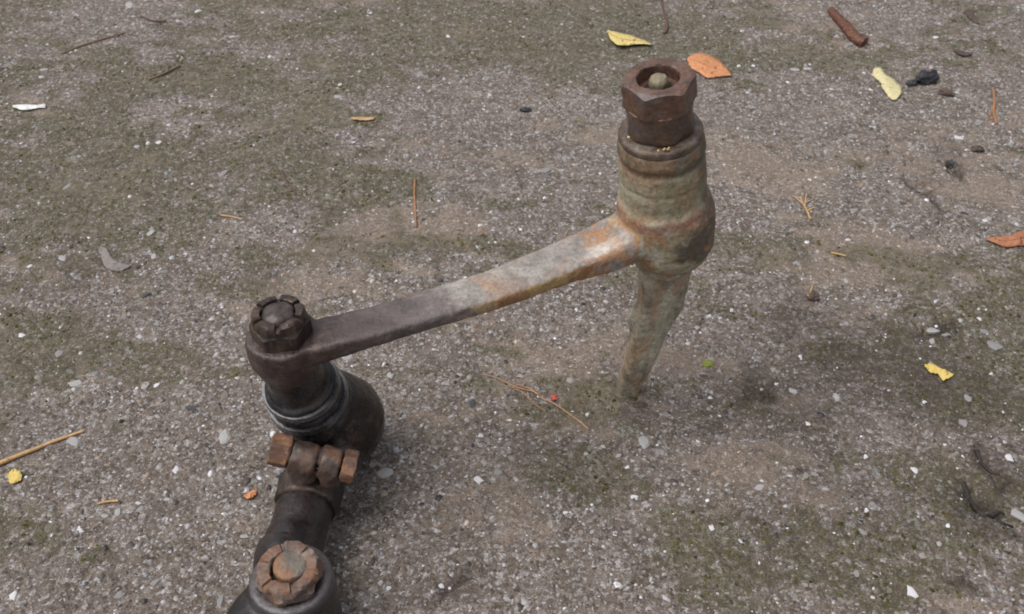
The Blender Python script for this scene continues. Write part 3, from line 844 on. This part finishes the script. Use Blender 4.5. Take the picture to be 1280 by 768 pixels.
# ------------------------------------------------------------------ leaves, straws, twigs and crumbs
def ground_obj(name, bm, mat, label, cat, smooth_=True, solid=None, group=None):
    bmesh.ops.recalc_face_normals(bm, faces=bm.faces[:])
    me = bpy.data.meshes.new(name); bm.to_mesh(me); bm.free()
    co = np.array([v.co[:] for v in me.vertices]); base = np.array([*co.mean(0)[:2], co[:, 2].min()])
    rebase(me, base)
    if smooth_: set_smooth(me, 50)
    o = link(name, me, mat); o.location = base
    if solid:
        s = o.modifiers.new('thickness', 'SOLIDIFY'); s.thickness = solid; s.offset = 1
    tag(o, label, cat, group); return o
def leaf(A, B, name, mat, label, cat, lift=(.001, .003, .001), n_across=7, jag=.0007, th=.0004, rib=False):
    """A, B: the two long edges as photo points from one tip to the other, laid on the ground"""
    m = 22
    def res(L):
        L = catmull([np.array(p, float) for p in L], 4)
        s = [0]
        for a, b_ in zip(L[:-1], L[1:]): s.append(s[-1] + np.linalg.norm(b_ - a))
        out = []
        for i in range(m):
            t = s[-1] * i / (m - 1); j = max(k for k in range(len(L) - 1) if s[k] <= t + 1e-9)
            f = (t - s[j]) / (s[j + 1] - s[j]); out.append(L[j] * (1 - f) + L[j + 1] * f)
        return out
    A, B = res(A), res(B); bm = bmesh.new(); rows = []
    rsx = random.Random(int(A[0][0] * 7))
    for i in range(m):
        row = []; u = i / (m - 1)
        for k_ in range(n_across):
            w = k_ / (n_across - 1); pp = A[i] * (1 - w) + B[i] * w
            l0, lm, l1_ = lift
            z = l0 * (1 - w) ** 2 + 2 * lm * w * (1 - w) + l1_ * w * w
            z *= (.55 + .45 * math.sin(u * math.pi) + .25 * math.sin(u * 9 + A[0][0]))
            p = GP(pp[0], pp[1], .0008 + max(0, z) + .0016 * abs(rsx.random() - .5))
            if k_ in (0, n_across - 1): p = p + Vector((rsx.uniform(-1, 1), rsx.uniform(-1, 1), 0)) * jag
            row.append(bm.verts.new(p))
        rows.append(row)
    for a, b_ in zip(rows[:-1], rows[1:]):
        for k_ in range(n_across - 1): bm.faces.new((a[k_], a[k_ + 1], b_[k_ + 1], b_[k_]))
    bmesh.ops.remove_doubles(bm, verts=bm.verts[:], dist=.0001)
    mid = [r_[n_across // 2].co.copy() for r_ in rows if r_[n_across // 2].is_valid] if rib else []
    o = ground_obj(name, bm, mat, label, cat, solid=th)
    if rib:
        b2 = bmesh.new(); sweep(b2, [(m_ + Vector((0, 0, .0005)), .00035, .0003) for m_ in mid[1:-1]], 1, 6)
        me = plain(b2); rebase(me, o.location); link('midrib', me, M_BRN, o)
    return o
def stalks(lines, name, mat, label, cat, group=None):
    """lines: list of (photo points, radius at start, radius at end, lift)"""
    bm = bmesh.new()
    for pts, r0, r1, lift in lines:
        P = []
        for i, q in enumerate(pts):
            f = i / max(1, len(pts) - 1); r = r0 + (r1 - r0) * f
            p = GP(q[0], q[1], r + lift); P.append((p, r, r))
        sweep(bm, P, 5, 9)
    return ground_obj(name, bm, mat, label, cat, group=group)
def lump(px, py, rx, ry, rz, name, mat, label, cat, rot=0, seed=1, sub=3, rough_=.35, group=None):
    p = GP(px, py); bm = bmesh.new(); bmesh.ops.create_icosphere(bm, subdivisions=sub, radius=1)
    off = Vector((seed * 3.1, seed * 1.7, seed))
    for v in bm.verts:
        v.co *= 1 + rough_ * mnoise.fractal(v.co * 1.6 + off, 1, 2, 3) + rough_ * .5 * (mnoise.cell(v.co * 2.2 + off))
        x, y, z = v.co.x * rx, v.co.y * ry, v.co.z * rz
        v.co = Vector((x * math.cos(rot) - y * math.sin(rot), x * math.sin(rot) + y * math.cos(rot), z + rz * .55)) + p
    return ground_obj(name, bm, mat, label, cat, smooth_=False, group=group)

M_YEL = plain_material('yellow_leaf', (.50, .38, .10), (.70, .58, .25), 260, .55, (.12, .08, .03))
M_PALE = plain_material('pale_leaf', (.48, .41, .20), (.66, .59, .36), 350, .6, (.16, .13, .05))
M_ORA = plain_material('orange_leaf', (.40, .16, .07), (.62, .29, .13), 240, .55, (.20, .07, .03))
M_BRN = plain_material('brown_leaf', (.26, .10, .05), (.44, .19, .10), 240, .6, (.12, .05, .03))
M_BARK = plain_material('red_bark', (.040, .018, .012), (.165, .060, .032), 330, .45, (.27, .13, .07), .002)
M_BARKD = plain_material('dark_bark', (.05, .032, .026), (.11, .075, .06), 300, .6, None, .001)
M_TWIG = plain_material('dark_twig', (.07, .04, .03), (.14, .08, .06), 400, .65)
M_STRAW = plain_material('tan_straw', (.36, .21, .09), (.55, .36, .18), 300, .55)
M_NEED = plain_material('orange_needle', (.22, .10, .045), (.40, .19, .085), 300, .55)
M_DULL = plain_material('dull_needle', (.12, .075, .04), (.24, .15, .08), 300, .7)
M_FORK = plain_material('dull_straw', (.26, .14, .07), (.45, .28, .16), 420, .65)
M_BLACK = plain_material('black_coal', (.010, .010, .012), (.035, .035, .042), 500, .35, None, .001, .6)
M_WHITE = plain_material('white_scrap', (.60, .58, .55), (.75, .74, .72), 300, .5)
M_RED = plain_material('red_scrap', (.40, .07, .05), (.55, .15, .11), 300, .45)
M_YS = plain_material('yellow_scrap', (.50, .36, .08), (.66, .50, .16), 320, .55, (.22, .14, .05))
M_GREEN = plain_material('green_moss', (.14, .16, .03), (.24, .26, .06), 700, .9)
M_GREYS = plain_material('grey_slate', (.165, .145, .132), (.235, .21, .195), 300, .7, (.12, .10, .09))

leaf([(759, 40), (765, 51), (775, 57), (790, 56), (803, 55), (814, 56)], [(759, 38), (772, 41), (786, 44), (797, 48), (806, 51), (814, 55)], 'yellow_leaf', M_YEL,
     'yellow curled leaf with dark spots lying beyond the hex nut', 'leaf', (.0035, .004, .0005), rib=True)
o = leaf([(859, 75), (862, 83), (872, 90), (885, 98), (898, 96), (913, 95)], [(859, 73), (869, 67), (880, 67), (895, 73), (906, 83), (914, 93)], 'orange_leaf', M_ORA,
     'orange brown oval leaf lying just behind the hex nut', 'leaf', (.0006, .004, .001), rib=True)
leaf([(1091, 91), (1093, 97), (1100, 102), (1104, 111), (1113, 124), (1120, 125)], [(1092, 86), (1101, 85), (1107, 93), (1117, 99), (1126, 108), (1127, 117)], 'pale_leaf', M_PALE,
     'narrow pale yellow leaf shred beside the black lump', 'leaf', (.0008, .0035, .0008))
leaf([(1233, 299), (1245, 305), (1258, 309), (1275, 307), (1295, 306)], [(1233, 298), (1246, 296), (1262, 294), (1280, 288), (1295, 290)], 'brown_leaf', M_BRN,
     'flat orange brown leaf with toothed tip near the dry forked sprig', 'leaf', (.0006, .0025, .0008), rib=True)
leaf([(1156, 458), (1163, 466), (1173, 468), (1178, 476), (1191, 470)], [(1156, 456), (1166, 455), (1175, 460), (1183, 463), (1192, 468)], 'torn_yellow_leaf', M_YS,
     'small torn bright yellow leaf piece on dark damp soil', 'leaf', (.0006, .0016, .0006))
leaf([(16, 134), (30, 138), (44, 136), (57, 135)], [(16, 132), (32, 131), (45, 132), (57, 130)], 'white_scrap', M_WHITE,
     'thin white bark scrap lying flat on mossy grit', 'scrap', (.0006, .0016, .0008))
leaf([(439, 149), (448, 150), (458, 151), (468, 149)], [(439, 147), (450, 147), (459, 147), (468, 147)], 'straw_scrap', M_STRAW,
     'short straw coloured flake lying on mossy concrete', 'scrap', (.0005, .0012, .0005))
leaf([(1205, 16), (1211, 22), (1218, 29), (1223, 30)], [(1205, 14), (1213, 12), (1220, 20), (1224, 28)], 'dark_leaf', M_BARKD,
     'small dark brown shrivelled leaf bit beyond the red bark stick', 'leaf', (.0006, .002, .0006))
leaf([(123, 312), (127, 322), (131, 333), (142, 339), (153, 338)], [(126, 307), (134, 311), (140, 322), (152, 328), (164, 332)], 'slate_flake', M_GREYS,
     'flat pale grey stone flake bedded among grit and moss', 'stone', (.0004, .0008, .0004), jag=.0004, th=.001)
leaf([(9, 595), (12, 603), (20, 604), (27, 600)], [(9, 593), (16, 588), (24, 588), (28, 596)], 'yellow_scrap', M_YS,
     'round yellow leaf scrap beneath the long straw stalk', 'leaf', (.0005, .0012, .0005))
leaf([(305, 621), (310, 624), (317, 621), (321, 617)], [(305, 619), (310, 617), (316, 614), (321, 613)], 'red_scrap', M_ORA,
     'tiny orange red flake beside the dark adjusting tube', 'scrap', (.0005, .0014, .0005))
leaf([(688, 497), (690, 500), (694, 500), (697, 498)], [(688, 495), (691, 494), (694, 494), (697, 496)], 'red_flake', M_RED,
     'tiny bright red flake touching the forked straw', 'scrap', (.0006, .0016, .0006), th=.0006)
leaf([(1192, 64), (1204, 70), (1214, 69)], [(1192, 62), (1206, 65), (1216, 67)], 'dark_flake', M_BARKD,
     'thin dark bark flake between bark stick and orange needle', 'bark', (.0005, .0015, .0005))

# bark stick with a cut end
def bark_stick():
    bm = bmesh.new()
    ks = [((1039, 13), .0048), ((1046, 22), .0060), ((1058, 34), .0064), ((1067, 45), .0068), ((1077, 52), .0076), ((1081, 54), .0072)]
    sweep(bm, [(GP(p[0], p[1], r * .55), r, r * .8) for p, r in ks], 5, 18)
    for v in bm.verts: v.co += Vector((fb(v.co, 150), fb(v.co + Vector((1, 1, 1)), 150), fb(v.co + Vector((2, 1, 3)), 150))) * .0010
    return ground_obj('bark_stick', bm, M_BARK, 'stubby red brown bark stick with a dark blunt end', 'stick')
bark_stick()
lump(1157, 103, .0105, .0075, .0085, 'black_lump', M_BLACK, 'jagged black shiny lump beside the pale yellow leaf', 'lump', .2, 3)
lump(1139, 106, .006, .004, .003, 'black_crumb', M_BLACK, 'small black crumb touching the jagged black lump', 'lump', .4, 5)
lump(1182, 119, .0065, .003, .0035, 'bark_crumb', M_BARKD, 'brown bark crumb at the right foot of the black lump', 'bark', -.5, 8)
lump(657, 139, .0055, .003, .0025, 'dark_crumb', M_BLACK, 'flat black crumb alone on mossy concrete behind the arm', 'crumb', .1, 2)
lump(1016, 374, .0042, .004, .004, 'seed_husk', M_BARKD, 'dark brown seed husk with straw beside the leg', 'husk', .1, 6)
lump(885, 456, .0042, .003, .0016, 'moss_tuft', M_GREEN, 'tiny bright green moss tuft right of the bracket leg', 'moss', .3, 4)
lump(1222, 188, .006, .004, .003, 'dark_soil_clod', M_BARKD, 'dark soil clod between orange needle and orange brown leaf', 'clod', .2, 9)
lump(1188, 208, .0035, .005, .004, 'dark_pit_clod', M_BLACK, 'small black clod in a dark pit near the tan patch', 'clod', .2, 12)
lump(800, 507, .005, .0025, .0012, 'soil_crumb', M_BARKD, 'dark soil crumb at the foot of the bracket leg', 'crumb', .1, 14)

stalks([([(0, 579), (22, 570), (45, 561), (70, 551), (104, 539)], .0017, .0010, .0002), ([(-14, 585), (0, 579), (10, 575)], .0016, .0017, .0003)], 'straw_stalk', M_STRAW,
       'long straight tan straw stalk pointing in from the border', 'straw')
stalks([([(604, 468), (622, 473), (645, 484), (668, 490), (676, 497), (695, 506), (712, 518), (727, 529), (736, 537)], .0004, .0007, .0005), ([(640, 484), (655, 492), (668, 505), (682, 514)], .0005, .0003, .0003),
        ([(646, 481), (662, 486), (672, 493)], .0005, .0007, .0008)], 'forked_straw', M_FORK, 'thin forked orange tan straw lying before the arm', 'straw')
stalks([([(1013, 274), (1009, 264), (1004, 255), (1000, 247)], .0010, .0006, .0008), ([(1009, 264), (1014, 261), (1019, 259)], .0008, .0005, .0008), ([(1004, 255), (998, 250), (992, 245)], .0008, .0005, .0008),
        ([(1006, 259), (1007, 250), (1008, 242)], .0007, .0005, .0008), ([(1007, 253), (1014, 250), (1018, 247)], .0006, .0004, .0008)], 'dry_sprig', M_STRAW, 'dry tan forked sprig with short side needles', 'sprig')
stalks([([(1242, 112), (1243, 128), (1242, 142), (1246, 155)], .0011, .0013, .0005), ([(1242, 130), (1238, 145), (1235, 154)], .0006, .0004, .0003)], 'orange_needle', M_NEED,
       'short orange pine needle right of the black lump', 'needle')
stalks([([(519, 224), (518, 240), (519, 258), (520, 284)], .0009, .0008, .0003)], 'brown_needle', M_NEED, 'straight red brown needle behind the middle of the arm', 'needle')
stalks([([(825, -6), (829, 12), (834, 30), (833, 38), (830, 42)], .0010, .0014, .0004)], 'curved_twig', M_TWIG, 'thin curved dark twig above the yellow curled leaf', 'twig')
stalks([([(78, 67), (100, 58), (125, 50), (157, 41)], .0009, .0007, .0001)], 'tan_needle', M_DULL, 'long tan needle on far mossy concrete past the white scrap', 'needle')
stalks([([(185, 100), (205, 92), (225, 82)], .0009, .0010, .0002)], 'short_needle', M_DULL, 'short brown needle near the long tan needle', 'needle')
stalks([([(176, 20), (190, 26), (208, 27)], .0013, .0010, .0002)], 'red_twig', M_TWIG, 'short dark red twig beyond both needles', 'twig')
stalks([([(122, 630), (135, 627), (148, 626)], .0007, .0008, .0003)], 'thin_straw', M_STRAW, 'tiny thin straw below the long straw stalk', 'straw')
stalks([([(1012, 371), (1014, 362), (1016, 356)], .0006, .0004, .0030), ([(1009, 369), (1016, 371)], .0005, .0005, .003)], 'husk_straw', M_STRAW, 'tiny straw bits stuck to the seed husk', 'straw')
stalks([([(1039, 316), (1049, 318), (1057, 320)], .0009, .0007, .0003)], 'tan_splinter', M_STRAW, 'tiny tan splinter below the dry forked sprig', 'splinter')
stalks([([(276, 269), (290, 271), (303, 274)], .0008, .0006, .0003)], 'tan_chaff', M_STRAW, 'tiny tan chaff above the castle nut', 'straw')
stalks([([(352, 214), (360, 230), (370, 242)], .0010, .0006, .0002)], 'thin_twig', M_TWIG, 'thin brown twig on tan concrete above the castle nut', 'twig')
M_ROT = plain_material('rotten_twig', (.012, .010, .009), (.045, .034, .028), 300, .7, None, .001)
stalks([([(1203, 604), (1213, 626), (1226, 643), (1240, 646), (1254, 655), (1268, 660)], .0019, .0010, -.0016), ([(1238, 646), (1248, 640), (1256, 643)], .0014, .0007, -.0009)], 'rotten_twig', M_ROT,
       'crooked black rotten twig sunk in a damp groove of the concrete', 'twig')
stalks([([(1221, 563), (1226, 578), (1238, 590), (1250, 594)], .0014, .0008, -.0012)], 'rotten_twig', M_ROT,
       'short black rotten twig just beyond the crooked sunken one', 'twig')
